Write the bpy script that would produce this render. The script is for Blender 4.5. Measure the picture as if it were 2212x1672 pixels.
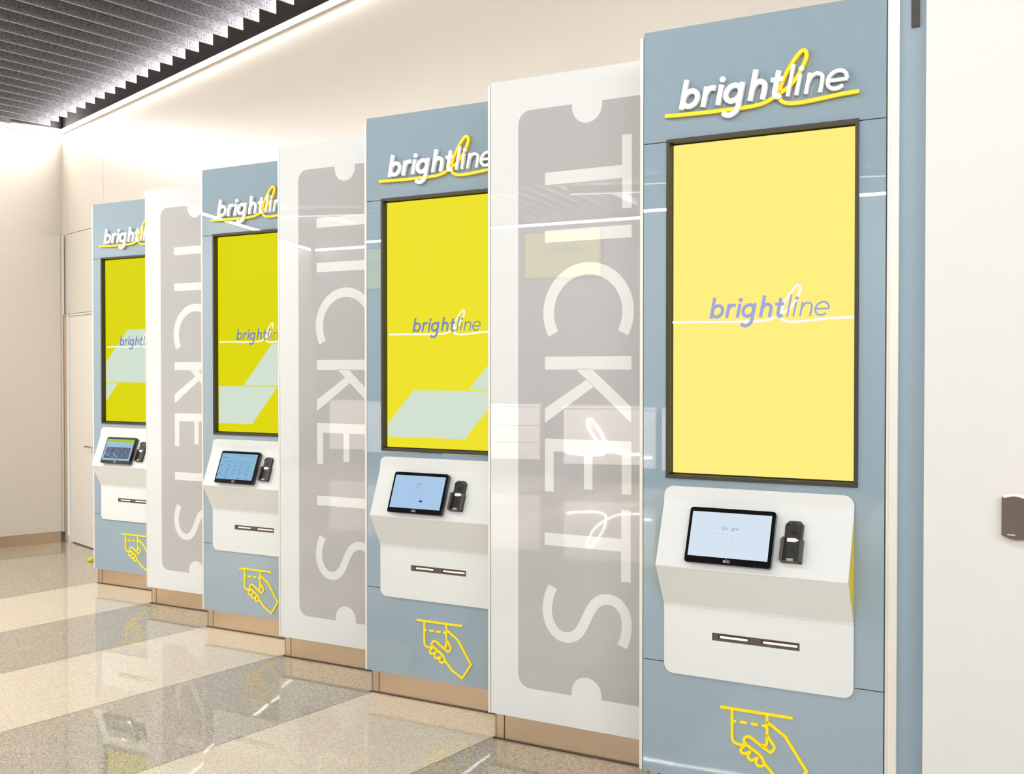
import bpy, bmesh, math, random
from mathutils import Matrix, Vector
D = bpy.data; S = bpy.context.scene; C = S.collection
for o in list(D.objects): D.objects.remove(o)
random.seed(7)
R = math.radians

# ------------------------------------------------------------------ camera, world, exposure
EXPO = -0.14
cd = D.cameras.new('camera'); cam = D.objects.new('camera', cd); C.objects.link(cam)
cam.location = (0, 0, 1.59)
cam.rotation_euler = (R(90) - 0.0147, 0, math.atan2(0.7514, 0.6598))
cd.sensor_width = 36; cd.lens = 2347.7 / 2212 * 36; cd.clip_start = 0.02; cd.clip_end = 200
S.camera = cam
S.view_settings.view_transform = 'Standard'; S.view_settings.look = 'None'
S.view_settings.exposure = EXPO; S.view_settings.gamma = 1; S.view_settings.use_curve_mapping = False
w = D.worlds.new('hall_fill'); S.world = w; w.use_nodes = True  # even white fill, let in at the unseen hall end left open
w.node_tree.nodes['Background'].inputs[0].default_value = (0.96, 0.98, 1.0, 1)
w.node_tree.nodes['Background'].inputs[1].default_value = 0.8
LAMP_W = 46.0          # watts of one linear ceiling lamp
LED_E = 125.0           # emission of the perimeter light line
FILL_W = 24.5          # watts of one added fill light
FILL_TILT = 38         # degrees from straight down
LAMP_C = (0.985, 0.99, 1.0)

# ------------------------------------------------------------------ materials
def lin(c):
    return tuple((x / 12.92 if x <= 0.04045 else ((x + 0.055) / 1.055) ** 2.4) for x in [v / 255 for v in c])
def mat(name, rgb, rough=0.5, metal=0.0, coat=0.0, spec=0.5, noise=None, bump=None, coat_rough=0.0, cior=1.5, emit=None, estr=1.0):
    m = D.materials.new(name); m.use_nodes = True; nt = m.node_tree; b = nt.nodes['Principled BSDF']
    col = (*lin(rgb), 1)
    b.inputs['Base Color'].default_value = col; b.inputs['Roughness'].default_value = rough
    b.inputs['Metallic'].default_value = metal; b.inputs['Coat Weight'].default_value = coat
    b.inputs['Coat Roughness'].default_value = coat_rough; b.inputs['Specular IOR Level'].default_value = spec
    b.inputs['Coat IOR'].default_value = cior
    tc = nt.nodes.new('ShaderNodeTexCoord')
    if noise:
        sc, amt, stretch = noise
        mp = nt.nodes.new('ShaderNodeMapping'); mp.inputs['Scale'].default_value = stretch
        nt.links.new(tc.outputs['Object'], mp.inputs['Vector'])
        n = nt.nodes.new('ShaderNodeTexNoise'); n.inputs['Scale'].default_value = sc; n.inputs['Detail'].default_value = 3
        nt.links.new(mp.outputs[0], n.inputs['Vector'])
        cr = nt.nodes.new('ShaderNodeValToRGB')
        cr.color_ramp.elements[0].position = 0.3; cr.color_ramp.elements[1].position = 0.7
        cr.color_ramp.elements[0].color = (*[max(0, c * (1 - amt)) for c in col[:3]], 1)
        cr.color_ramp.elements[1].color = (*[min(1, c * (1 + amt)) for c in col[:3]], 1)
        nt.links.new(n.outputs[0], cr.inputs[0]); nt.links.new(cr.outputs[0], b.inputs['Base Color'])
    if bump:
        sc, st = bump
        n = nt.nodes.new('ShaderNodeTexNoise'); n.inputs['Scale'].default_value = sc
        nt.links.new(tc.outputs['Object'], n.inputs['Vector'])
        bp = nt.nodes.new('ShaderNodeBump'); bp.inputs['Strength'].default_value = st; bp.inputs['Distance'].default_value = 0.01
        nt.links.new(n.outputs[0], bp.inputs['Height']); nt.links.new(bp.outputs[0], b.inputs['Normal'])
    if emit:
        b.inputs['Emission Color'].default_value = (*lin(emit), 1)
        b.inputs['Emission Strength'].default_value = estr
    return m
def screen(name, rgb, k=0.92):
    return mat(name, (4, 4, 5), 0.6, spec=0.05, emit=rgb, estr=k / 2 ** EXPO)

def terrazzo(name, base, dark, light, amt):
    m = D.materials.new(name); m.use_nodes = True; nt = m.node_tree; b = nt.nodes['Principled BSDF']
    tc = nt.nodes.new('ShaderNodeTexCoord')
    v = nt.nodes.new('ShaderNodeTexVoronoi'); v.inputs['Scale'].default_value = 190
    n = nt.nodes.new('ShaderNodeTexNoise'); n.inputs['Scale'].default_value = 260; n.inputs['Detail'].default_value = 4
    nt.links.new(tc.outputs['Object'], v.inputs['Vector']); nt.links.new(tc.outputs['Object'], n.inputs['Vector'])
    sp = nt.nodes.new('ShaderNodeSeparateColor'); nt.links.new(v.outputs['Color'], sp.inputs[0])
    cr = nt.nodes.new('ShaderNodeValToRGB'); e = cr.color_ramp.elements
    e[0].position = 0.0; e[0].color = (*lin(dark), 1)
    e[1].position = 1.0; e[1].color = (*lin(light), 1)
    x = e.new(0.16); x.color = (*lin(dark), 1)
    x = e.new(0.34); x.color = (*lin(base), 1)
    x = e.new(0.78); x.color = (*lin(base), 1)
    nt.links.new(sp.outputs[0], cr.inputs[0])
    mx = nt.nodes.new('ShaderNodeMix'); mx.data_type = 'RGBA'; mx.inputs[0].default_value = amt
    mx.inputs[6].default_value = (*lin(base), 1)
    nt.links.new(cr.outputs[0], mx.inputs[7]); nt.links.new(mx.outputs[2], b.inputs['Base Color'])
    b.inputs['Roughness'].default_value = 0.35; b.inputs['Specular IOR Level'].default_value = 0.3
    b.inputs['Coat Weight'].default_value = 0.9; b.inputs['Coat Roughness'].default_value = 0.025; b.inputs['Coat IOR'].default_value = 1.5
    n2 = nt.nodes.new('ShaderNodeTexNoise'); n2.inputs['Scale'].default_value = 2.2
    nt.links.new(tc.outputs['Object'], n2.inputs['Vector'])
    bp = nt.nodes.new('ShaderNodeBump'); bp.inputs['Strength'].default_value = 0.03; bp.inputs['Distance'].default_value = 0.01
    nt.links.new(n2.outputs[0], bp.inputs['Height']); nt.links.new(bp.outputs[0], b.inputs['Coat Normal'])
    return m

M = dict(
 floor_light=terrazzo('terrazzo_cream', (226, 211, 186), (188, 165, 132), (240, 232, 216), 0.75),
 floor_dark=terrazzo('terrazzo_taupe', (176, 164, 143), (122, 107, 86), (214, 206, 192), 0.85),
 zinc=mat('zinc_divider', (150, 140, 124), 0.35, 0.7),
 wall=mat('cladding_white', (205, 197, 184), 0.32, coat=0.22, coat_rough=0.3, noise=(1.2, 0.012, (1, 1, 1))),
 wall_plain=mat('painted_white', (219, 219, 216), 0.5, noise=(1.5, 0.012, (1, 1, 1))),
 wall_far=mat('painted_grey', (104, 104, 108), 0.5, noise=(1.0, 0.02, (1, 1, 1))),
 plenum=mat('plenum_dark', (62, 58, 58), 0.8, noise=(6, 0.1, (1, 1, 1))),
 felt=mat('grey_felt', (128, 129, 136), 0.95, spec=0.1, noise=(110, 0.5, (1, 1, 1))),
 felt_edge=mat('felt_edge', (176, 170, 160), 0.9, noise=(120, 0.1, (1, 1, 1))),
 steel=mat('brushed_steel', (208, 186, 158), 0.34, 0.9, noise=(30, 0.05, (1, 1, 14))),
 gap_dark=mat('gap_shade', (74, 80, 80), 0.6),  # dark tone for the shade in the gap beside the glass
 steel_dark=mat('steel_lip', (92, 78, 64), 0.4, 0.8),
 alu=mat('aluminium_trim', (226, 224, 214), 0.35, 0.15, noise=(8, 0.02, (1, 1, 1))),
 blue=mat('blue_back_painted_glass', (142, 162, 174), 0.45, coat=1.0, cior=1.8, spec=0.1, noise=(420, 0.035, (1, 1, 1))),
 blue_edge=mat('glass_edge', (118, 136, 142), 0.2, coat=0.6),
 blue_matte=mat('blue_painted_cap', (150, 170, 184), 0.5, noise=(300, 0.02, (1, 1, 1))),
 white=mat('white_back_painted_glass', (219, 222, 221), 0.4, coat=1.0, cior=1.8, spec=0.1, noise=(2, 0.006, (1, 1, 1))),
 gray=mat('grey_ticket_print', (176, 175, 175), 0.4, coat=1.0, cior=1.8, spec=0.1, noise=(300, 0.012, (1, 1, 1))),
 print_white=mat('white_print', (219, 221, 218), 0.4, coat=1.0, cior=1.8, spec=0.1, noise=(300, 0.005, (1, 1, 1))),
 console=mat('console_white', (220, 223, 221), 0.42, coat=0.15, coat_rough=0.25, noise=(3, 0.006, (1, 1, 1))),
 yellow=mat('sign_yellow', (255, 224, 0), 0.45, noise=(50, 0.01, (1, 1, 1))),
 yellow_logo=mat('logo_yellow', (255, 214, 0), 0.4, noise=(50, 0.01, (1, 1, 1))),
 letter=mat('letter_white', (242, 241, 238), 0.4, noise=(50, 0.01, (1, 1, 1))),
 frame=mat('dark_frame', (52, 47, 40), 0.45, noise=(120, 0.06, (1, 1, 1))),
 black=mat('black_plastic', (24, 23, 23), 0.4, noise=(200, 0.1, (1, 1, 1))),
 bezel=mat('bezel_black', (14, 14, 15), 0.12, coat=0.4, noise=(60, 0.05, (1, 1, 1))),
 grey_plastic=mat('grey_plastic', (66, 62, 58), 0.5, noise=(220, 0.12, (1, 1, 1))),
 silver=mat('silver_mark', (200, 198, 192), 0.4, 0.3),
 label=mat('white_label', (236, 230, 226), 0.5),
 gold=mat('contact_gold', (188, 172, 140), 0.4, 0.5),
 paper=mat('glowing_paper_slot', (240, 224, 212), 0.6, emit=(255, 232, 214), estr=0.25),  # slight glow put into the paper, which is no lamp
 slot=mat('slot_plate', (84, 74, 66), 0.55, noise=(200, 0.08, (1, 1, 1))),
 slotdark=mat('slot_shadow', (48, 38, 34), 0.6),
 reader=mat('reader_brown', (98, 86, 76), 0.6, noise=(350, 0.16, (1, 1, 1))),
 led_red=mat('reader_led', (255, 220, 215), 0.4, emit=(255, 150, 150), estr=1.5),
 led=mat('light_line', (255, 255, 255), 0.5, emit=(255, 250, 246), estr=LED_E),
 lamp=mat('lamp_diffuser', (255, 255, 255), 0.5, emit=(255, 247, 236), estr=4.0),
 housing=mat('lamp_housing', (60, 60, 60), 0.6),
 door=mat('door_white', (220, 214, 203), 0.4, coat=0.2, coat_rough=0.15),
 chrome=mat('satin_chrome', (170, 165, 158), 0.25, 1.0),
 yellowish=mat('doorstop_yellow', (206, 198, 20), 0.6),
 counter=mat('counter_white', (240, 232, 230), 0.4, noise=(3, 0.01, (1, 1, 1))),
 neon=mat('neon_white', (255, 255, 255), 0.4, emit=(255, 250, 248), estr=14.0),
 scr_cream=screen('screen_pale_yellow', (255, 240, 128), .99),
 scr_y2=screen('screen_yellow_b', (248, 236, 44)),
 scr_y3=screen('screen_yellow_c', (231, 225, 0)),
 scr_y4=screen('screen_yellow_d', (230, 224, 0)),
 scr_far=screen('screen_yellow_far', (240, 236, 70), 2.0),
 slide=screen('slide_pale_green', (218, 234, 216)),
 slide_line=screen('slide_white', (255, 252, 246), 1.0),
 slide_word=screen('slide_periwinkle', (170, 176, 228)),
 slide_word2=screen('slide_slate', (132, 146, 196)),
 page1=screen('page_pale', (222, 236, 250)), page2=screen('page_blue', (176, 208, 242)),
 page3=screen('page_blue_b', (140, 190, 224)), page4=screen('page_blue_c', (164, 202, 222)),
 ink=screen('page_ink', (96, 118, 150)), faint=screen('page_faint', (170, 182, 196)),
 g_blue=screen('page_letter_blue', (110, 140, 235)), g_red=screen('page_letter_red', (222, 110, 120)),
 g_yel=screen('page_letter_yellow', (232, 222, 150)), g_green=screen('page_letter_green', (110, 190, 150)),
 btn=screen('page_button', (10, 70, 200)), hdr=screen('page_header', (176, 204, 70)),
 ph1=screen('photo_a', (96, 112, 136)), ph2=screen('photo_b', (130, 130, 176)), ph3=screen('photo_c', (70, 82, 92)),
 ph4=screen('photo_d', (150, 190, 206)), ph5=screen('photo_e', (60, 84, 70)), ph6=screen('photo_f', (112, 104, 110)),
)

# ------------------------------------------------------------------ mesh helpers
def obj(name, bm, m, parent=None, smooth=False):
    me = D.meshes.new(name); bmesh.ops.recalc_face_normals(bm, faces=bm.faces)
    bm.to_mesh(me); bm.free()
    for x in (m if isinstance(m, (list, tuple)) else [m]): me.materials.append(x)
    if smooth:
        for p in me.polygons: p.use_smooth = True
    o = D.objects.new(name, me); C.objects.link(o)
    if parent: o.parent = parent
    return o
def tag(o, label=None, cat=None, group=None, kind=None):
    if label: o['label'] = label
    if cat: o['category'] = cat
    if group: o['group'] = group
    if kind: o['kind'] = kind
    return o
def thing(name, label, cat, loc=(0, 0, 0), rz=0, group=None):
    o = D.objects.new(name, None); C.objects.link(o); o.location = loc; o.rotation_euler = (0, 0, rz)
    o.empty_display_size = 0.1
    return tag(o, label, cat, group)
def struct(name, bm, m, smooth=False):
    return tag(obj(name, bm, m, None, smooth), kind='structure')
def box(bm, x0, x1, y0, y1, z0, z1, mi=0):
    v = [bm.verts.new(p) for p in ((x0, y0, z0), (x1, y0, z0), (x1, y1, z0), (x0, y1, z0), (x0, y0, z1), (x1, y0, z1), (x1, y1, z1), (x0, y1, z1))]
    for f in ((0, 1, 2, 3), (4, 5, 6, 7), (0, 1, 5, 4), (1, 2, 6, 5), (2, 3, 7, 6), (3, 0, 4, 7)):
        bm.faces.new([v[i] for i in f]).material_index = mi
    return v
def bevelled(bm, r=0.003, seg=2):
    bmesh.ops.bevel(bm, geom=list(bm.edges), offset=r, segments=seg, affect='EDGES', profile=0.5)
    return bm
def NB(): return bmesh.new()
def bxo(name, dims, m, parent=None, bev=0.0):
    bm = NB(); box(bm, *dims)
    if bev: bevelled(bm, bev)
    return obj(name, bm, m, parent)
def prism(bm, pts, y0, y1, mi=0):                      # polygon in the x-z plane, from y0 (front) to y1
    a = [bm.verts.new((x, y0, z)) for x, z in pts]; b = [bm.verts.new((x, y1, z)) for x, z in pts]
    n = len(pts)
    bm.faces.new(a).material_index = mi; bm.faces.new(b[::-1]).material_index = mi
    for i in range(n):
        bm.faces.new((a[i], a[(i + 1) % n], b[(i + 1) % n], b[i])).material_index = mi
def rrect(x0, z0, x1, z1, r, n=6):
    p = []
    for cx, cz, a0 in ((x1 - r, z1 - r, 0), (x0 + r, z1 - r, 90), (x0 + r, z0 + r, 180), (x1 - r, z0 + r, 270)):
        for i in range(n + 1):
            a = R(a0 + 90 * i / n); p.append((cx + r * math.cos(a), cz + r * math.sin(a)))
    return p
def arc(cx, cz, rx, rz, a0, a1, n=18):
    return [(cx + rx * math.cos(R(a0 + (a1 - a0) * i / n)), cz + rz * math.sin(R(a0 + (a1 - a0) * i / n))) for i in range(n + 1)]
def spline(P, sub=6):
    out = []
    for i in range(len(P) - 1):
        p0 = P[max(i - 1, 0)]; p1 = P[i]; p2 = P[i + 1]; p3 = P[min(i + 2, len(P) - 1)]
        for k in range(sub):
            t = k / sub
            out.append(tuple(0.5 * (2 * p1[j] + (p2[j] - p0[j]) * t + (2 * p0[j] - 5 * p1[j] + 4 * p2[j] - p3[j]) * t * t + (-p0[j] + 3 * p1[j] - 3 * p2[j] + p3[j]) * t ** 3) for j in (0, 1)))
    out.append(tuple(P[-1])); return out
JIT = 0
def stroke(bm, P, wd, y0, y1, round_caps=True, closed=False, mi=0):
    global JIT
    JIT += 1
    if abs(y1 - y0) > .004: y0 -= .00013 * (JIT % 5)      # overlapping strokes never share a plane
    P = [Vector(p) for p in P]; n = len(P); L = []; Rr = []
    for i in range(n):
        a = P[i - 1] if (i > 0 or closed) else None
        b = P[(i + 1) % n] if (i < n - 1 or closed) else None
        d1 = (P[i] - a).normalized() if a is not None else None
        d2 = (b - P[i]).normalized() if b is not None else None
        if d1 is None: d1 = d2
        if d2 is None: d2 = d1
        n1 = Vector((-d1.y, d1.x)); n2 = Vector((-d2.y, d2.x)); nn = (n1 + n2)
        nn = nn.normalized() if nn.length > 1e-6 else n1
        k = 1 / max(0.45, nn.dot(n1))
        L.append(P[i] + nn * wd / 2 * k); Rr.append(P[i] - nn * wd / 2 * k)
    def V(p, y): return bm.verts.new((p.x, y, p.y))
    l0 = [V(p, y0) for p in L]; r0 = [V(p, y0) for p in Rr]; l1 = [V(p, y1) for p in L]; r1 = [V(p, y1) for p in Rr]
    for i in range(n if closed else n - 1):
        j = (i + 1) % n
        for q in ((l0[i], l0[j], r0[j], r0[i]), (l1[i], r1[i], r1[j], l1[j]), (l0[i], l1[i], l1[j], l0[j]), (r0[i], r0[j], r1[j], r1[i])):
            bm.faces.new(q).material_index = mi
    if closed: return
    for idx, sgn in ((0, -1), (n - 1, 1)):
        d = (P[1] - P[0]).normalized() if idx == 0 else (P[-1] - P[-2]).normalized()
        d *= sgn; nn = (L[idx] - Rr[idx]) / 2
        if not round_caps:
            bm.faces.new((l0[idx], r0[idx], r1[idx], l1[idx])).material_index = mi; continue
        m = 7; ring0 = [l0[idx]]; ring1 = [l1[idx]]
        for k in range(1, m):
            a = math.pi * k / m; q = P[idx] + nn * math.cos(a) + d * nn.length * math.sin(a)
            ring0.append(V(q, y0)); ring1.append(V(q, y1))
        ring0.append(r0[idx]); ring1.append(r1[idx])
        bm.faces.new(ring0).material_index = mi; bm.faces.new(ring1).material_index = mi
        for k in range(m):
            bm.faces.new((ring0[k], ring0[k + 1], ring1[k + 1], ring1[k])).material_index = mi
def disc(bm, cx, cz, r, y0, y1, n=20):
    prism(bm, [(cx + r * math.cos(2 * math.pi * i / n), cz + r * math.sin(2 * math.pi * i / n)) for i in range(n)], y0, y1)
def cyl(bm, p0, p1, r, n=16):
    p0 = Vector(p0); p1 = Vector(p1); d = (p1 - p0).normalized()
    u = d.orthogonal().normalized(); v = d.cross(u)
    a = [bm.verts.new(p0 + (u * math.cos(2 * math.pi * i / n) + v * math.sin(2 * math.pi * i / n)) * r) for i in range(n)]
    b = [bm.verts.new(p1 + (u * math.cos(2 * math.pi * i / n) + v * math.sin(2 * math.pi * i / n)) * r) for i in range(n)]
    bm.faces.new(a); bm.faces.new(b[::-1])
    for i in range(n): bm.faces.new((a[i], a[(i + 1) % n], b[(i + 1) % n], b[i]))
def text_bm(body, size, cx, cz, y0, y1, align='CENTER'):
    cu = D.curves.new('t', 'FONT'); cu.body = body; cu.size = size; cu.align_x = align; cu.extrude = abs(y1 - y0) / 2
    o = D.objects.new('t', cu); C.objects.link(o)
    dg = bpy.context.evaluated_depsgraph_get(); me = D.meshes.new_from_object(o.evaluated_get(dg))
    bm = NB(); bm.from_mesh(me); D.objects.remove(o); D.meshes.remove(me); D.curves.remove(cu)
    for v in bm.verts:
        x, y, z = v.co; v.co = (cx + x, (y0 + y1) / 2 - z, cz + y)
    return bm

# ------------------------------------------------------------------ the room shell
HC = 3.842; YW = 3.548; XE = -10.39
LX = math.cos(R(102.5)) / math.sin(R(102.5))          # run of floor stripes and baffles: dX per dY
def opp(x): return -10.25 + 0.305 * (x - XE)          # far wall line across the hall
XR = 6.0
# floor: alternating slabs whose joints meet the corners of the kiosk row
bm = NB()
joints = [-2.68, -3.583, -4.484, -5.405, -6.328, -7.222, -8.195]
xs = [joints[0] + 0.905 * i for i in range(12, 0, -1)] + joints + [-8.195 - 0.91 * i for i in range(1, 4)]
Y0, Y1 = -14.0, 3.7
def fx(x, y): return x + (y - 3.02) * LX
edges = [20.0] + xs + [-20.0]
for i in range(len(edges) - 1):
    a, b = edges[i], edges[i + 1]
    k = i - 13                                        # slab right of joint -2.68 has index 12
    dark = (k % 2 == 0) if edges[i + 1] > -8.2 else True
    if edges[i] <= -8.19: dark = True
    v = [bm.verts.new(p) for p in ((fx(a, Y0), Y0, 0), (fx(a, Y1), Y1, 0), (fx(b, Y1), Y1, 0), (fx(b, Y0), Y0, 0))]
    bm.faces.new(v).material_index = 1 if dark else 0
for x in xs[:-3]:
    v = [bm.verts.new(p) for p in ((fx(x, Y0) - .0015, Y0, .0004), (fx(x, Y1) - .0015, Y1, .0004), (fx(x, Y1) + .0015, Y1, .0004), (fx(x, Y0) + .0015, Y0, .0004))]
    bm.faces.new(v).material_index = 2
struct('floor', bm, [M['floor_light'], M['floor_dark'], M['zinc']])
# ceiling plenum
bm = NB(); box(bm, XE - .2, XR, -14, YW + .2, 4.45, 4.5); struct('ceiling', bm, M['plenum'])
# back wall: cladding boards over a backing, doorway recess left of the kiosks
bm = NB()
box(bm, XE, XR, YW + .055, YW + .2, 0, HC)
g = .0025
for a, b in ((XE, -10.25), (-10.25, -9.378)):
    box(bm, a + g, b - g, YW, YW + .05, 2.85 + g, HC)
box(bm, -9.378 + g, 1.0, YW, YW + .05, 2.85 + g, HC)
box(bm, -10.36, 1.0, YW, YW + .05, 2.118, 2.85 - g)
box(bm, -8.62, 1.0, YW, YW + .05, 0, 2.118)
struct('wall_back', bm, M['wall'])
bm = NB(); box(bm, XE - .3, XR, YW + .012, YW + .2, HC, 4.45); struct('trim_1', bm, M['plenum'])
# end wall: upper boards set back, lower boards forward, kick plate below
bm = NB()
box(bm, XE - .2, XE, -11, YW, 2.84, HC)
box(bm, XE - .2, -10.325, -11, 3.505, .105, 2.84)
box(bm, XE - .2, XE - .02, -11, YW, 0, 2.84)
struct('wall_left', bm, M['wall'])
bm = NB(); box(bm, XE - .3, XE - .012, -14, YW, HC, 4.45); struct('trim_2', bm, M['plenum'])
bm = NB(); box(bm, -10.372, -10.345, -11, 3.50, .0, .105); struct('baseboard_left', bm, M['steel'])
bm = NB(); box(bm, -10.372, -10.312, 3.508, 3.524, .10, 2.84); struct('trim_3', bm, M['wall'])
bm = NB(); box(bm, -10.37, -10.285, 3.526, 3.545, 0, 2.115); struct('trim_4', bm, M['steel'])
# end of the hall on the far side
bm = NB(); AF = math.atan(.305); LF = (XR - XE) / math.cos(AF); box(bm, -.3, LF, -.2, 0, 0, 4.45)
wf = struct('wall_far', bm, M['wall_far']); wf.location = (XE, opp(XE), 0); wf.rotation_euler = (0, 0, AF)
# the white wall to the right of the kiosks
bm = NB()
box(bm, -1.715, XR, 3.235, 3.50, 0, 2.752); box(bm, -1.715, XR, 3.235, 3.50, 2.757, HC + .3)
bm.verts.ensure_lookup_table()
struct('wall_right', bm, M['wall_plain'])
# light lines where the walls meet the ceiling
def light_line(label, dims, rz=0, loc=(0, 0, 0)):
    t = thing('light_line', label, 'light', loc, rz)
    x0, x1, y0, y1, z0, z1 = dims
    bxo('housing', (x0, x1, y0 + .004, y1, z1, z1 + .008), M['housing'], t)
    bxo('channel', (x0, x1, y0 + .0035, y1, z0 - .002, z1), M['wall'], t)
    bxo('diffuser', (x0, x1, y0, y0 + .003, z0, z1), M['led'], t)
    return t
light_line('white light line along the top of the long wall above the kiosks', (XE + .03, XR, YW - .028, YW - .003, HC - .056, HC - .020))
light_line('white light line along the top of the left end wall', (0, 13.6, -.028, -.003, HC - .056, HC - .020), R(90), (XE, -10.1, 0))
L = math.hypot(XR - XE, opp(XR) - opp(XE))
light_line('white light line along the top of the far wall, mirrored in the kiosk glass', (-L + .1, -.1, -.028, -.003, HC - .056, HC - .020),
           math.atan2(opp(XR) - opp(XE), XR - XE) + math.pi, (XE, opp(XE) + .0, 0))

# ------------------------------------------------------------------ felt baffles under the ceiling
ZB, HB, TB = 3.80, 0.24, 0.012
sp = 0.2156
def baffle_bm(L):
    bm = NB(); box(bm, -TB / 2, TB / 2, -L, 0, .0025, HB, 0); box(bm, -TB / 2, TB / 2, -L, 0, 0, .0025, 1); return bm
meshes = {}
def put_baffle(x, y, L, label, grp):
    k = round(L, 2)
    if k not in meshes:
        o = obj('ceiling_baffle', baffle_bm(L), [M['felt'], M['felt_edge']]); meshes[k] = o
    else:
        o = meshes[k].copy(); C.objects.link(o)
    o.location = (x, y, ZB); o.rotation_euler = (0, 0, R(12.5))
    tag(o, label, 'ceiling baffle', grp)
near = 'long grey felt baffle hanging edge-on in the ceiling row beside the light line'
for k in range(0, 58):
    x0 = -10.14 + sp * k
    yend = opp(x0 + 2.5) + .5
    Lb = (3.36 - yend) / math.cos(R(12.5))
    if k == 0: lb, gr = 'grey felt ceiling baffle nearest the corner of the two walls', None
    else: lb, gr = near, 'felt baffles ending beside the light line'
    put_baffle(x0, 3.36, round(Lb * 2) / 2, lb, gr)
for k in range(1, 14):                                # these start at the end wall light line
    x0 = XE + .10; y0 = 3.36 - (k * sp + (x0 + 10.14) * -1 * -1) / -LX if False else 3.36 - (x0 - (-10.14 - sp * k)) / -LX
    Lb = (y0 - opp(x0 + 2.0) - .5) / math.cos(R(12.5))
    if Lb < 1: continue
    put_baffle(x0, y0, round(Lb * 2) / 2, 'shorter grey felt baffle starting at the end wall light line',
               'felt baffles starting at the end wall')

# ------------------------------------------------------------------ linear lamps recessed between the baffles
lamp_src = None
def ceiling_lamp(x, y, k=1.0):
    global lamp_src
    lb = 'linear white lamp recessed out of frame between the felt ceiling baffles'
    t = thing('ceiling_lamp', lb, 'light', (x, y, 0), R(12.5), 'linear lamps recessed between the baffles')
    if lamp_src is None:
        a = bxo('housing', (-.075, .075, -.75, .75, 3.915, 3.975), M['housing'], t)
        b = bxo('diffuser', (-.065, .065, -.74, .74, 3.905, 3.9149), M['lamp'], t)
        ld = D.lights.new('lamp_light', 'AREA'); ld.shape = 'RECTANGLE'; ld.size = .12; ld.size_y = 1.45
        ld.energy = LAMP_W; ld.color = LAMP_C
        lamp_src = (a, b, ld)
    else:
        for s in lamp_src[:2]:
            c = s.copy(); C.objects.link(c); c.parent = t
    ld = lamp_src[2]
    if k != 1: ld = ld.copy(); ld.energy = LAMP_W * k
    l = D.objects.new('lamp_light', ld); C.objects.link(l); l.parent = t; l.location = (0, 0, 3.90)
def snap(x, y):                                       # centre between two baffles
    s = (x - (y - 3.36) * LX + 10.14) / sp
    return -10.14 + (math.floor(s) + .5) * sp + (y - 3.36) * LX
for x in (-8.6, -6.2, -3.8, -1.4, 1.0): ceiling_lamp(snap(x, -6.3), -6.3, .5)
# added fill lights hung under the baffles, tilted towards the kiosk row
fill_src = None
def added_washer(x, y, k=1.0, flip=False, rz=0, tilt=None):
    global fill_src
    t = thing('added_washer', 'added white linear fill light under the baffles, aimed at ' + ('the far service counters' if flip else 'the kiosk row'), 'light', (x, y, 3.70), math.pi if flip else rz, 'added fill lights facing the far counters' if flip else 'added fill lights facing the kiosks')
    if fill_src is None:
        bm = NB(); cyl(bm, (-.78, 0, 0), (.78, 0, 0), .045, 20); h = obj('housing', bm, M['housing'], t, False)
        bm = NB(); box(bm, -.75, .75, -.03, .03, -.052, -.0455); bmesh.ops.rotate(bm, verts=bm.verts, cent=(0, 0, 0), matrix=Matrix.Rotation(R(FILL_TILT), 3, 'X')); d = obj('diffuser', bm, M['lamp'], t)
        bm = NB(); cyl(bm, (-.6, 0, .04), (-.6, 0, .75), .004, 8); r1 = obj('hanger', bm, M['housing'], t)
        bm = NB(); cyl(bm, (.6, 0, .04), (.6, 0, .75), .004, 8); r2 = obj('hanger', bm, M['housing'], t)
        fill_src = (h, d, r1, r2)
    else:
        for q in fill_src:
            c = q.copy(); C.objects.link(c); c.parent = t
    ld = D.lights.new('lamp_light', 'AREA'); ld.shape = 'RECTANGLE'; ld.size = 1.45; ld.size_y = .06; ld.energy = FILL_W * k; ld.color = LAMP_C
    l = D.objects.new('lamp_light', ld); C.objects.link(l); l.parent = t
    if tilt: ld.size_y = .3
    l.rotation_euler = (R(tilt or FILL_TILT), 0, 0); l.location = (0, .054 * math.sin(R(FILL_TILT)), -.054 * math.cos(R(FILL_TILT)))
for x, k in ((-9.1, 1.1), (-7.1, 1.1), (-5.1, 1.0), (-3.1, .9), (-1.1, .7), (.9, .7), (2.9, .7)): added_washer(x, .78, k)  # added out of frame to light the panels and upper wall
for x in (-8.4, -6.0, -3.6, -1.2): added_washer(x, -5.0, 11.0, True)  # added to brighten the counters mirrored in the glass
for x, y in ((2.2, -3.4), (3.6, -2.2), (5.0, -1.0)): added_washer(x, y, 4.4, rz=R(50), tilt=66)  # added soft front fill from behind the camera
for x in (-9.3, -7.6): ceiling_lamp(snap(x, -.5), -.5, 1.9)  # unseen lamps added to brighten the left end wall

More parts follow.
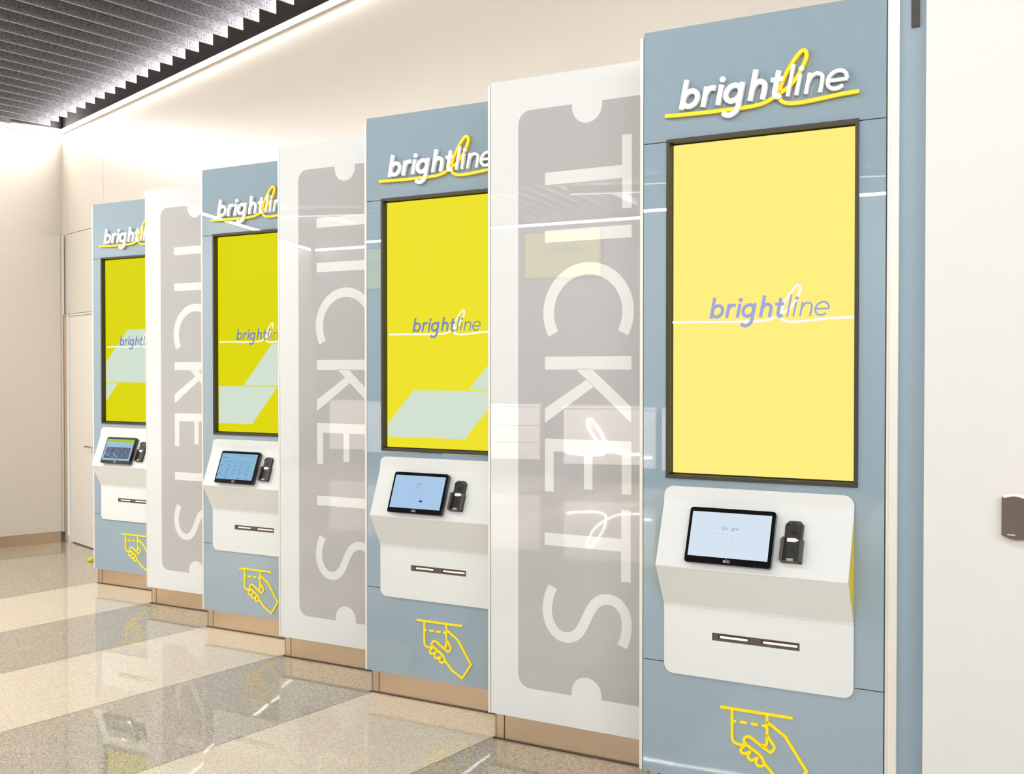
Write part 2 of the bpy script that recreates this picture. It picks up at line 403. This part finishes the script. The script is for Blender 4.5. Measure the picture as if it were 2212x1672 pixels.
# ------------------------------------------------------------------ the logo (x right, z up, origin at foot of the b)
LINE = [(.094, 2.512), (.147, 2.510), (.199, 2.509), (.251, 2.508), (.302, 2.508), (.352, 2.508), (.402, 2.509), (.440, 2.513), (.470, 2.522), (.499, 2.538),
        (.525, 2.551), (.550, 2.570), (.572, 2.597), (.589, 2.628), (.599, 2.655), (.596, 2.674), (.582, 2.675), (.562, 2.655), (.542, 2.627), (.526, 2.600),
        (.514, 2.572), (.507, 2.545), (.508, 2.524), (.520, 2.511), (.540, 2.504), (.565, 2.502), (.600, 2.503), (.660, 2.508), (.710, 2.513), (.768, 2.516)]
LINE = [(x - .151, z - 2.527) for x, z in LINE]
def letters(bm, y0, y1, W=.0182, T=.0124):
    sh = .2
    def s(P, wd, u0, caps=False): stroke(bm, [(u0 + a + sh * b, b) for a, b in P], wd, y0, y1, caps)
    def dot(u, b, r): disc(bm, u + sh * b, b, r, y0, y1)
    h = .070; c = h / 2
    # b
    u = .002; s([(0, 0), (0, .104)], W, u); stroke(bm, [(u + a + sh * b, b) for a, b in arc(.027, c, .0265, c - W / 2 + .001, 0, 360, 28)[:-1]], W, y0, y1, closed=True)
    # r
    u = .083; s([(0, 0), (0, h)], W, u); s(spline([(0, .040), (.008, .058), (.020, .0635), (.035, .061)]), W, u)
    # i
    u = .138; s([(0, 0), (0, h)], W, u); dot(u, .088, .0105)
    # g
    u = .214; s([(0, h)] + [(0, .01)] + spline([(0, -.008), (-.004, -.026), (-.020, -.039), (-.038, -.038), (-.052, -.028)]), W, u)
    stroke(bm, [(u + a + sh * b, b) for a, b in arc(-.027, c, .0265, c - W / 2 + .001, 0, 360, 28)[:-1]], W, y0, y1, closed=True)
    # h
    u = .254; s([(0, 0), (0, .106)], W, u); s(spline([(0, .034), (.005, .053), (.020, .063), (.037, .057), (.044, .042), (.044, 0)]), W, u)
    # t
    u = .337; s([(0, .092), (0, .022)] + spline([(0, .018), (.005, .006), (.015, .004), (.024, .008)]), W, u); s([(-.022, .062), (.022, .062)], W * .86, u)
    # l i n e (light)
    u = .385; s([(0, 0), (0, .106)], T, u)
    u = .415; s([(0, 0), (0, h)], T, u); dot(u, .088, .0085)
    u = .447; s([(0, 0), (0, h)], T, u); s(spline([(0, .036), (.008, .056), (.024, .0645), (.042, .058), (.048, .042), (.048, 0)]), T, u)
    u = .545; s(arc(0, c, .031, c - T / 2 + .001, 0, 318, 30), T, u); s([(-.031, c - .001), (.034, c - .001)], T * .9, u)
def xf(bm, scale=1, dx=0, dz=0):
    for v in bm.verts: v.co.x = v.co.x * scale + dx; v.co.z = v.co.z * scale + dz
    return bm

# ------------------------------------------------------------------ hand-and-ticket icon
def hand_icon(bm, y0, y1, wd=.0098):
    def s(P): stroke(bm, P, wd, y0, y1, True)
    s([(.302, .394), (.553, .394)])
    s([(.342, .392), (.342, .300)] + spline([(.342, .294), (.346, .280), (.356, .273), (.370, .271)]) + [(.386, .272)])
    s([(.468, .392), (.468, .296), (.464, .283), (.452, .281)])
    for a, b in ((.343, .353), (.374, .393), (.414, .433), (.454, .467)): s([(a, .3515), (b, .3515)])
    s([(.469, .366), (.531, .327), (.606, .219), (.556, .148), (.498, .180), (.462, .216)] + spline([(.458, .222), (.450, .238), (.434, .252)]) +
      spline([(.412, .264), (.392, .277), (.385, .288), (.389, .299), (.400, .305), (.413, .301)]) + [(.446, .280), (.479, .262)] +
      spline([(.484, .266), (.492, .275), (.494, .284)]) + [(.469, .319)])
    s(spline([(.388, .270), (.377, .259), (.374, .250), (.379, .243), (.391, .243), (.407, .252)]))
    s(spline([(.408, .252), (.400, .238), (.402, .228), (.411, .223), (.420, .226), (.434, .235)]))
    s(spline([(.434, .232), (.429, .218), (.435, .209), (.446, .208), (.458, .215)]))

# ------------------------------------------------------------------ kiosk pieces (local frame: x across, -y out into the room, z up)
WU, WN, VU, VN, VL = .010, .0935, 1.113, .8964, .7437
LS = math.hypot(WN - WU, VU - VN); CW, SV = (WN - WU) / LS, (VU - VN) / LS
def slant(bm):                                        # (u, -h, -q) to the sloping face
    for v in bm.verts:
        u, h, q = v.co.x, -v.co.y, -v.co.z
        v.co = (u, -(WU + q * CW + h * SV), VU - q * SV + h * CW)
    return bm
def glass(name, x0, x1, z0, z1, m, parent, hole=None):
    bm = NB(); t = .008
    if hole is None:
        box(bm, x0, x1, -t * 0, t, z0, z1)
    else:
        a, b, c, d = hole
        for q in ((x0, a, z0, z1), (b, x1, z0, z1), (a, b, z0, c), (a, b, d, z1)):
            if q[3] > q[2] + 1e-4: box(bm, q[0], q[1], 0, t, q[2], q[3])
    for f in bm.faces:
        pass
    o = obj(name, bm, [m, M['blue_edge']], parent)
    for p in o.data.polygons:
        if abs(p.normal.y) < .5: p.material_index = 1
    return o
def console_sheet():
    rad = .035; v0, v1 = .4914, 1.1735; u0, u1 = .0862, .7622
    prof = [(v0, .0095), (VL - .02, .0095), (VL - .006, .0105), (VL + .006, .0145)]
    prof += [(VN - .007, WN - .0040), (VN - .002, WN - .0008), (VN + .003, WN - .0008), (VN + .010, WN - .0038), (VU - .010, .0145), (VU + .008, .0105), (VU + .022, .0095), (v1, .0095)]
    def wv(v):
        for (a, wa), (b, wb) in zip(prof, prof[1:]):
            if v <= b + 1e-9: return wa + (wb - wa) * (v - a) / (b - a)
        return prof[-1][1]
    vs = sorted(set([round(a, 5) for a, _ in prof] + [round(v0 + rad * (1 - math.cos(R(9 * i))), 5) for i in range(11)] + [round(v1 - rad * (1 - math.cos(R(9 * i))), 5) for i in range(11)]))
    bm = NB(); rows = []
    for v in vs:
        ins = 0
        for d in (v - v0, v1 - v):
            if d < rad: ins = rad - math.sqrt(max(0, rad * rad - (rad - d) ** 2))
        a, b, wv_ = u0 + ins, u1 - ins, wv(v)
        th = .0075 if wv_ < .011 else .009
        rows.append([bm.verts.new(p) for p in ((a, -wv_, v), (b, -wv_, v), (b, -wv_ + th, v), (a, -wv_ + th, v))])
    for r, q in zip(rows, rows[1:]):
        for i in range(4):
            j = (i + 1) % 4; bm.faces.new((r[i], r[j], q[j], q[i]))
    bm.faces.new(rows[0]); bm.faces.new(rows[-1][::-1])
    return bm
def kick(t, w0, w1, h=.113):
    bm = NB(); box(bm, .058, w1, .020, .030, .004, h); obj('toe_kick', bm, M['steel'], t)
    bm = NB(); box(bm, w0, .053, .020, .030, .004, h); box(bm, w0, w0 + .008, .020, .24, .004, h); obj('corner_plate', bm, M['steel'], t)
    bm = NB(); box(bm, w0 - .006, w1, .012, .020, .0005, .006); box(bm, .053, .058, .024, .030, .006, h - .002); obj('floor_seal', bm, M['steel_dark'], t)
def body(t, w1, cap=.836):
    bm = NB(); box(bm, -.012, w1, .052, .25, .113, 2.815); obj('cabinet_body', bm, M['alu'], t)
    bm = NB(); box(bm, -.0165, -.0045, .003, .07, .113, 2.812); obj('edge_trim', bm, M['alu'], t)
    bm = NB(); box(bm, -.0045, -.0005, .004, .055, .113, 2.812); obj('edge_gap_shade', bm, M['gap_dark'], t)  # dark strip put in for the shaded gap beside the glass
def rows_of_marks(bm, x0, x1, z, n, h=.0016, gap=.5, y=(-.0325, -.032)):
    wd = (x1 - x0) / n
    for i in range(n):
        if random.random() < .15: continue
        a = x0 + wd * i; b = a + wd * (gap + random.random() * (1 - gap) * .8); box(bm, a, b, y[0], y[1], z - h / 2, z + h / 2)

def touchscreen(t, kind):
    bm = NB(); prism(bm, rrect(.201, -.216, .5095, -.017, .011), -.027, -.010); prism(bm, rrect(.222, -.208, .490, -.025, .006), -.010, 0.0)
    hs = obj('touchscreen', slant(bm), M['bezel'], t)
    bm = NB(); prism(bm, rrect(.2035, -.2135, .507, -.0195, .010), -.0295, -.027); obj('bezel', slant(bm), M['bezel'], hs)
    g0, g1, q0, q1 = .2125, .497, .033, .192
    pg = {1: 'page1', 2: 'page2', 3: 'page3', 4: 'page4'}[kind]
    bm = NB(); box(bm, g0, g1, -.0302, -.0296, -q1, -q0); obj('screen', slant(bm), M[pg], hs)
    yy = (-.0306, -.0303)
    def part(name, bm, m): obj(name, slant(bm), m, hs)
    bm = text_bm('elo', .020, .3545, -.2085, -.0300, -.0296)
    part('maker_mark', bm, M['silver'])
    cx = .3548
    if kind == 1:
        word = [('G', 'g_blue', -.0254), ('o', 'g_red', -.0122), ('o', 'g_yel', -.0009), ('g', 'g_blue', .0104), ('l', 'g_green', .0186), ('e', 'g_red', .0266)]
        for ch, m, dx in word: part('page_letter', text_bm(ch, .0185, cx + dx, -.093, *yy), M[m])
        bm = NB(); rows_of_marks(bm, .306, .352, -.1085, 9, y=yy); box(bm, .300, .301, *yy, -.110, -.107); box(bm, .408, .411, *yy, -.112, -.109)
        box(bm, .342, .345, *yy, -.129, -.126); box(bm, .366, .369, *yy, -.129, -.126); rows_of_marks(bm, .338, .350, -.136, 3, .0009, y=yy); rows_of_marks(bm, .360, .376, -.137, 4, .0009, y=yy)
        rows_of_marks(bm, .463, .484, -.0375, 4, .0011, y=yy)
        part('page_text', bm, M['faint'])
    elif kind == 2:
        part('page_text', text_bm('Google', .009, cx, -.075, *yy), M['ink']); part('page_text', text_bm('Sign in', .0085, cx, -.088, *yy), M['ink'])
        bm = NB(); rows_of_marks(bm, .330, .380, -.095, 6, .0014, y=yy); rows_of_marks(bm, .318, .390, -.136, 9, .0014, y=yy); rows_of_marks(bm, .318, .345, -.141, 3, .0014, y=yy)
        rows_of_marks(bm, .320, .345, -.156, 3, .0014, y=yy); rows_of_marks(bm, .310, .340, -.182, 3, .0014, y=yy); rows_of_marks(bm, .365, .400, -.183, 3, .0014, y=yy)
        part('page_text', bm, M['faint']); bm = NB()
        for a, b, c, d in ((.318, .392, -.106, -.1055), (.318, .392, -.119, -.1185), (.318, .3185, -.119, -.1055), (.3915, .392, -.119, -.1055)): box(bm, a, b, *yy, c, d)
        part('entry_box', bm, M['faint']); bm = NB(); box(bm, .374, .392, *yy, -.160, -.151); part('page_button', bm, M['btn'])
    elif kind == 3:
        bm = NB(); rows_of_marks(bm, .218, .255, -.041, 3, .002, y=yy); rows_of_marks(bm, .345, .455, -.044, 8, .0016, y=yy); rows_of_marks(bm, .218, .262, -.060, 3, .003, .8, y=yy)
        for i in range(4):
            z = -.105 - i * .0265
            for x in (.222, .275, .330, .378, .438):
                if x < .3 or i < 3 or x > .36: rows_of_marks(bm, x, x + .022, z, 2, .0035, .8, y=yy); rows_of_marks(bm, x, x + .014, z - .007, 2, .0012, y=yy)
            rows_of_marks(bm, .225, .480, z + .012, 6, .0007, .9, y=yy)
        rows_of_marks(bm, .235, .470, -.082, 8, .0022, .45, y=yy); disc(bm, .474, -.045, .0028, *yy)
        part('page_text', bm, M['ink']); bm = NB(); box(bm, .488, .4965, *yy, -.113, -.101); part('page_tab', bm, M['hdr'])
    else:
        bm = NB(); box(bm, g0, g1, *yy, -.056, -q0); part('page_header', bm, M['hdr'])
        bm = NB(); rows_of_marks(bm, .220, .250, -.069, 2, .002, y=yy); rows_of_marks(bm, .335, .450, -.076, 6, .0015, y=yy); 
        part('page_text', bm, M['ink'])
        bm = NB(); disc(bm, .466, -.078, .0028, *yy); part('page_icon', bm, M['ink']); bm = NB(); box(bm, .36, .373, *yy, -.189, -.186); part('page_link', bm, M['ph5'])
        pm = [M[k] for k in ('ph1', 'ph2', 'ph3', 'ph4', 'ph5', 'ph6')]; bm = NB(); box(bm, .226, .484, *yy, -.178, -.093, 0)
        for i in range(110):
            a = random.uniform(.226, .470); z = random.uniform(-.170, -.095); s1 = random.uniform(.006, .020); s2 = random.uniform(.005, .014)
            mi = random.choice([0, 1, 2, 5, 3, 1] if z > -.135 or a > .38 else [3, 3, 4, 3, 0])
            k = .0307 + i * 1e-6; prism(bm, [(a + (s1 * .5) * math.cos(R(60 * q)) + .006, max(-.177, z + s2 * .5 * math.sin(R(60 * q)))) for q in range(6)], -k, -.0305, mi)
        part('page_photo', bm, pm)

def card_cradle(t):
    bm = NB()
    prism(bm, [(.5325, -.1775), (.540, -.186), (.6065, -.186), (.6065, -.110), (.602, -.100), (.602, -.053), (.592, -.041), (.553, -.041), (.5405, -.053), (.5405, -.098), (.5325, -.106)], -.010, 0.0)
    cr = obj('card_cradle', slant(bm), M['black'], t)
    bm = NB()
    for P in ([(.5325, -.1775), (.540, -.186), (.5435, -.186), (.5435, -.102), (.5405, -.098), (.5325, -.106)], [(.598, -.186), (.6085, -.186), (.6085, -.108), (.604, -.100), (.598, -.108)],
              [(.540, -.186), (.6085, -.186), (.6085, -.181), (.540, -.181)]):
        prism(bm, P, -.024, -.009)
    prism(bm, [(.5425, -.060), (.5425, -.053), (.555, -.041), (.590, -.041), (.602, -.053), (.602, -.100), (.599, -.100), (.599, -.055), (.589, -.045), (.556, -.045), (.5455, -.055)], -.014, -.009)
    obj('side_rail', slant(bm), M['grey_plastic'], cr)
    bm = NB(); prism(bm, rrect(.5505, -.1135, .583, -.1000, .004), -.0112, -.010); disc(bm, .586, -.1065, .0035, -.0112, -.010); obj('label', slant(bm), M['label'], cr)
    bm = NB(); box(bm, .556, .578, -.013, -.010, -.1795, -.170); obj('contact_pad', slant(bm), M['gold'], cr)
    bm = NB(); box(bm, .553, .565, -.0125, -.010, -.050, -.0435); box(bm, .576, .594, -.0108, -.010, -.052, -.044); obj('latch', slant(bm), M['grey_plastic'], cr)
    bm = NB()
    for a, z in ((.560, -.078), (.566, -.0765), (.572, -.080), (.578, -.078), (.565, -.083), (.574, -.084), (.568, -.138), (.573, -.140)): box(bm, a, a + .0045, -.0106, -.010, z - .003, z)
    disc(bm, .5715, -.070, .002, -.0106, -.010); obj('keyhole', slant(bm), M['bezel'], cr)

SLIDES = {
 1: [],
 2: [[(.112, 1.269), (.556, 1.269), (.752, 1.490), (.752, 1.497), (.263, 1.497), (.112, 1.333)], [(.577, 1.502), (.752, 1.502), (.752, 1.690)]],
 3: [[(.112, 1.270), (.384, 1.270), (.586, 1.497), (.112, 1.497)], [(.314, 1.502), (.752, 1.502), (.752, 1.752), (.545, 1.752)]],
 4: [[(.112, 1.369), (.240, 1.501), (.112, 1.501)], [(.112, 1.507), (.752, 1.507), (.752, 1.893), (.344, 1.893), (.112, 1.655)]],
}
def kiosk(x, y, kind, label):
    t = thing('ticket_kiosk', label, 'ticket kiosk', (x, y, 0), R(18.85), 'blue ticket kiosks in the row')
    W1 = .857
    body(t, W1 + .010); kick(t, .010, W1 + .008)
    fr = (.0907, .7719, 1.2011, 2.4288)
    glass('glass_panel', 0, W1, 2.4237, 2.829, M['blue'], t, hole=(fr[0] + .004, fr[1] - .004, 2.4237, fr[3] - .004))
    glass('glass_panel', 0, W1, .5285, 2.4207, M['blue'], t, hole=(fr[0] + .004, fr[1] - .004, fr[2] + .004, 2.4207))
    glass('glass_panel', 0, W1, .113, .5255, M['blue'], t)
    bm = NB(); box(bm, W1 + .004, W1 + .013, .003, .07, .113, 2.812); obj('edge_trim', bm, M['alu'], t)
    bm = NB(); box(bm, W1 + .0005, W1 + .004, .004, .055, .113, 2.812); obj('edge_gap_shade', bm, M['gap_dark'], t)  # same dark strip for the gap on the right side
    # big display
    a, b, c, d = fr; e = .0125; bm = NB()
    for q in ((a, b, d - e, d), (a, b, c, c + e), (a, a + e, c + e, d - e), (b - e, b, c + e, d - e)): box(bm, q[0], q[1], -.009, .034, q[2], q[3])
    bevelled(bm, .0008, 1)
    f = obj('display_frame', bm, M['frame'], t)
    bm = NB(); box(bm, a + .003, b - .003, .030, .050, c + .003, d - .003); obj('display_housing', bm, M['black'], f)
    sm = {1: 'scr_cream', 2: 'scr_y2', 3: 'scr_y3', 4: 'scr_y4'}[kind]
    bm = NB(); box(bm, a + e + .004, b - e - .004, .0215, .0300, c + e + .006, d - e - .006); obj('screen', bm, M[sm], f)
    if SLIDES[kind]:
        bm = NB()
        for P in SLIDES[kind]: prism(bm, P, .0210, .0214)
        obj('slide_band', bm, M['slide'], f)
    if kind == 1: k, ox, x0, x1 = .718, .2495, .108, .754
    else: k, ox, x0, x1 = .65, .2625, .122, .70
    P = [(px * k + ox, pz * k + 1.778) for px, pz in spline(LINE, 4)]
    P = [(x0, P[0][1] + .000)] + [q for q in P if x0 < q[0] < x1] + [(x1, P[-1][1] + .001)]
    bm = NB(); stroke(bm, P, .0084, .0203, .0208); obj('slide_line', bm, M['slide_line'], f)
    bm = NB(); letters(bm, 0, 1, .0162, .0090); xf(bm, k, ox, 1.778)
    for v in bm.verts: v.co.y = .0196 + v.co.y * .0004
    obj('slide_word', bm, M['slide_word'] if kind == 1 else M['slide_word2'], f)
    # raised logo
    bm = NB(); letters(bm, -.024, -.010); xf(bm, 1, .151, 2.527)
    lg = obj('logo_letters', bm, M['letter'], t)
    bm = NB(); stroke(bm, [(px + .151, pz + 2.527) for px, pz in spline(LINE, 5)], .0132, -.0185, -.004); obj('logo_line', bm, M['yellow_logo'], t)
    bm = NB()
    for u, z in ((.160, 2.56), (.24, 2.56), (.293, 2.56), (.372, 2.57), (.41, 2.56), (.49, 2.58), (.543, 2.57), (.575, 2.56), (.605, 2.56), (.66, 2.57), (.70, 2.596)): disc(bm, u, z, .003, -.010, .0)
    obj('logo_stud', bm, M['silver'], t)
    # console
    obj('console', console_sheet(), M['console'], t)
    for u0_, u1_ in ((.0872, .0962), (.7522, .7612)):
        bm = NB(); P = [(-.0012, VL), (-(WN - .009), VN), (-.0012, VU)]
        aa = [bm.verts.new((u0_, p, z)) for p, z in P]; bb = [bm.verts.new((u1_, p, z)) for p, z in P]
        bm.faces.new(aa); bm.faces.new(bb[::-1])
        for i in range(3): bm.faces.new((aa[i], aa[(i + 1) % 3], bb[(i + 1) % 3], bb[i]))
        tag(obj('console_side', bm, M['yellow'], t), 'bright yellow side of the console')
    touchscreen(t, kind); card_cradle(t)
    bm = NB(); box(bm, .2698, .5818, -.0100, -.0094, .6298, .6570); sl = obj('ticket_slot', bm, M['slot'], t)
    bm = NB()
    for a_, b_ in ((.2945, .400), (.450, .575)): box(bm, a_ - .004, b_ + .002, -.0103, -.0099, .6385, .6535)
    box(bm, .2698, .2735, -.0103, -.0099, .6298, .6570)
    obj('slot_recess_shade', bm, M['slotdark'], sl)  # flat dark strips standing in for the shade of the slot recesses
    bm = NB()
    for a_, b_ in ((.2985, .400), (.454, .575)): prism(bm, rrect(a_, .6408, b_, .6488, .003, 3), -.0112, -.0101)
    obj('slot_lip', bm, M['paper'], sl)
    bm = NB(); hand_icon(bm, -.0055, -.0002); obj('hand_icon', bm, M['yellow'], t)
    return t

def ticket_panel(x, y, label):
    t = thing('ticket_sign_panel', label, 'sign panel', (x, y, 0), R(18.85), 'white TICKETS sign panels in the row')
    W1 = .806; body(t, W1 + .010); kick(t, .010, W1 + .008, .1144)
    bm = NB(); box(bm, W1 + .002, W1 + .012, .003, .07, .113, 2.812); obj('edge_trim', bm, M['alu'], t)
    o = glass('glass_panel', 0, W1, .1144, 2.8222, M['white'], t)
    # ticket outline with two half-round notches
    a, b, z0, z1, r, cx, nr = .135, .784, .247, 2.6855, .058, .457, .068
    P = arc(a + r, z0 + r, r, r, 180, 270, 8) + [(cx - nr, z0)] + [(cx - nr, z0 + .015)] + arc(cx, z0 + .015, nr, nr, 180, 0, 20)[1:-1] + [(cx + nr, z0 + .015), (cx + nr, z0)]
    P += arc(b - r, z0 + r, r, r, 270, 360, 8) + arc(b - r, z1 - r, r, r, 0, 90, 8) + [(cx + nr, z1), (cx + nr, z1 - .015)] + arc(cx, z1 - .015, nr, nr, 0, -180, 20)[1:-1] + [(cx - nr, z1 - .015), (cx - nr, z1)]
    P += arc(a + r, z1 - r, r, r, 90, 180, 8)
    bm = NB(); prism(bm, P, -.0004, .001); bmesh.ops.triangulate(bm, faces=[f for f in bm.faces if len(f.verts) > 4])
    tk = obj('ticket_graphic', bm, M['gray'], t)
    bm = NB(); q = (-.0008, .0)
    L0, L1, T = .264, .656, .052
    def bar(u0, u1, v0, v1): box(bm, u0, u1, q[0], q[1], v0, v1)
    bar(L1 - .042, L1, 2.242, 2.536); bar(L0, L1 - .042, 2.364, 2.416)                 # T
    bar(L0, L1, 2.1245, 2.175)                                                           # I
    stroke(bm, arc(.461, 1.831, .180, .179, -29, 209, 44), .050, *q, round_caps=False)    # C opens downwards
    bar(L0, L1, 1.596, 1.650)                                                            # K
    prism(bm, [(.404, 1.600), (.655, 1.383), (.655, 1.447), (.478, 1.600)], *q)
    prism(bm, [(.458, 1.556), (.491, 1.5275), (L0, 1.373), (L0, 1.434)], *q)
    bar(L0, L1, 1.2555, 1.308)                                                           # E
    for u0, u1, vb in ((L0, L0 + .041, 1.087), (.445, .484, 1.105), (.614, .656, 1.093)): bar(u0, u1, vb, 1.256)
    bar(.612, .654, .741, 1.031); bar(L0 - .001, .612, .862, .914)                       # T
    P = spline([(.617, .478), (.632, .520), (.637, .575), (.624, .622), (.590, .655), (.542, .662), (.500, .642), (.470, .600), (.446, .550), (.418, .508), (.378, .486), (.330, .492), (.294, .525), (.276, .578), (.281, .640), (.301, .690)], 6)
    stroke(bm, P, .043, *q, round_caps=False)                                             # S
    obj('ticket_lettering', bm, M['print_white'], tk)
    return t

KP = [(-2.691, 3.009), (-4.498, 2.999), (-6.316, 3.002), (-8.162, 3.009)]
KL = ['blue-grey ticket kiosk at the right end of the row, with a plain pale yellow display',
      'blue-grey ticket kiosk second from the right, its yellow display showing a wide pale green band',
      'blue-grey ticket kiosk second from the left, its small touchscreen showing a timetable',
      'blue-grey ticket kiosk farthest left, its small touchscreen showing a green header and a photo']
for i in range(4): kiosk(*KP[i], i + 1, KL[i])
WP = [(-3.572, 3.016), (-5.379, 3.011), (-7.212, 3.021)]
WLb = ['tall white glass panel with grey TICKETS graphic, nearest the camera, left of the rightmost kiosk',
       'tall white glass panel with grey TICKETS graphic, middle one of the three',
       'tall white glass panel with grey TICKETS graphic, farthest left beside the last kiosk']
for i in range(3): ticket_panel(*WP[i], WLb[i])

# end cap of the row, right of the last kiosk
th = R(18.85); ux, uy = math.cos(th), math.sin(th)
def kloc(u, wv): return (KP[0][0] + ux * u + uy * wv, KP[0][1] + uy * u - ux * wv)
t = thing('kiosk_end_cap', 'matt blue vertical end cap with white edge trim between the kiosk row and white wall', 'end cap', (KP[0][0], KP[0][1], 0), th)
bxo('end_post', (.8705, .899, -.004, .03, 0.0, 2.83), M['alu'], t, .002)
bxo('cap_panel', (.899, 1.06, .012, .03, 0.0, 2.81), M['blue_matte'], t)
bxo('hanging_strap', (.9335, .958, .003, .0118, 2.706, 2.83), M['frame'], t)

# ------------------------------------------------------------------ door, doorstop, reader
bm = NB(); box(bm, -10.25, -9.35, YW + .022, YW + .052, .012, 2.095); dr = struct('door_1', bm, M['door'])
bm = NB(); box(bm, -10.275, -10.25, YW + .010, YW + .054, 0, 2.11); box(bm, -9.35, -9.325, YW + .010, YW + .054, 0, 2.11); box(bm, -10.275, -9.325, YW + .010, YW + .054, 2.097, 2.116)
obj('door_frame', bm, M['door'], dr)
bm = NB(); cyl(bm, (-9.62, YW + .03, .918), (-9.62, YW - .03, .918), .009); cyl(bm, (-9.62, YW - .03, .918), (-9.76, YW - .03, .918), .008); cyl(bm, (-9.62, YW + .024, .918), (-9.62, YW + .014, .918), .025)
obj('door_handle', bm, M['chrome'], dr, True)
bm = NB(); bmesh.ops.create_uvsphere(bm, u_segments=16, v_segments=8, radius=.03)
for v in bm.verts: v.co.z = max(v.co.z, -.012) * .8 + .0096
o = obj('doorstop', bm, M['yellowish'], None, True); o.location = (-9.13, 3.335, 0.0005)
tag(o, 'small yellow rubber doorstop on the floor beside the farthest kiosk', 'doorstop')

t = thing('card_reader', 'dark brown access card reader with red light bar on the white wall', 'card reader', (-1.4585, 3.235, 1.104), 0)
bm = NB(); n = 12; W2 = .084
Pf = [(W2 * i / n, -.010 * math.sin(math.pi * i / n)) for i in range(n + 1)] + [(W2 - W2 * i / n, .113 + .008 * math.sin(math.pi * i / n)) for i in range(n + 1)]
prism(bm, Pf, -.026, 0); bevelled(bm, .0022, 2); obj('reader_body', bm, M['reader'], t)
bm = NB(); stroke(bm, [(.010 + .064 * i / n, .1155 + .0065 * math.sin(math.pi * i / n)) for i in range(n + 1)], .0075, -.0275, -.020); obj('light_bar', bm, M['led_red'], t)
bm = NB(); prism(bm, rrect(.018, .002, .042, .0055, .0015, 3), -.0266, -.0258); obj('badge', bm, M['silver'], t)

# ------------------------------------------------------------------ far side of the hall, seen mirrored in the glass
def counter(x0, x1, y, label, neon=False, drawers=0):
    t = thing('service_counter', label, 'counter', (x0, y, 0))
    L = x1 - x0
    bxo('counter_body', (0, L, -.70, 0, .27, 1.06), M['counter'], t, .004)
    bxo('counter_top', (-.01, L + .01, -.72, .015, 1.06, 1.09), M['counter'], t, .003)
    bxo('plinth', (.05, L - .05, -.64, -.22, 0, .27), M['wall_far'], t)
    for i in range(drawers):
        bxo('drawer_joint', (.02, L - .02, -.001, .0015, .52 + .25 * i, .527 + .25 * i), M['frame'], t)
    if neon:
        k = 2.9; bm = NB(); P = [(px * k, pz * k) for px, pz in spline(LINE, 4)]
        cxl = (.40) * k
        P = [(L - 1.04 - (px - cxl), pz + .47) for px, pz in P]
        P = [p for p in P if .02 < p[0] < L - .02]
        stroke(bm, P, .024, .004, .02); obj('neon_line', bm, M['neon'], t)
counter(-9.5, -7.55, -8.75, 'white service counter far across the hall, farthest left in the reflections')
counter(-7.1, -5.28, -8.40, 'white service counter with drawers across the hall, mirrored in the nearest white panel', drawers=2)
counter(-4.82, -3.30, -7.71, 'white service counter with a glowing white script line across the hall', True)
counter(-3.20, -1.55, -7.45, 'white service counter across the hall, mirrored in the rightmost kiosk glass')
def far_display(x0, x1, label):
    y = opp((x0 + x1) / 2) + .07; L = x1 - x0
    t = thing('wall_display', label, 'display', (x1, opp(x1) + .07, 0), math.atan2(.305, 1) + math.pi)
    L2 = L / math.cos(math.atan(.305))
    bxo('display_case', (0, L2, -.03, .05, 2.98, 3.68), M['frame'], t, .003)
    bxo('screen', (.012, L2 - .012, -.034, -.030, 2.995, 3.665), M['scr_far'], t)
    bm = NB(); letters(bm, -.038, -.036, .0135, .008); xf(bm, .95, .34, 3.36); obj('slide_word', bm, M['slide_word2'], t)
    bm = NB(); stroke(bm, [(px * .95 + .34, pz * .95 + 3.36) for px, pz in spline(LINE, 4)], .009, -.0365, -.0345); obj('slide_line', bm, M['slide_line'], t)
far_display(-5.55, -4.35, 'yellow wall display above the far counters, mirrored in the nearest white panel')
far_display(-9.1, -7.9, 'yellow wall display high on the far wall, mirrored in the second kiosk from the right')
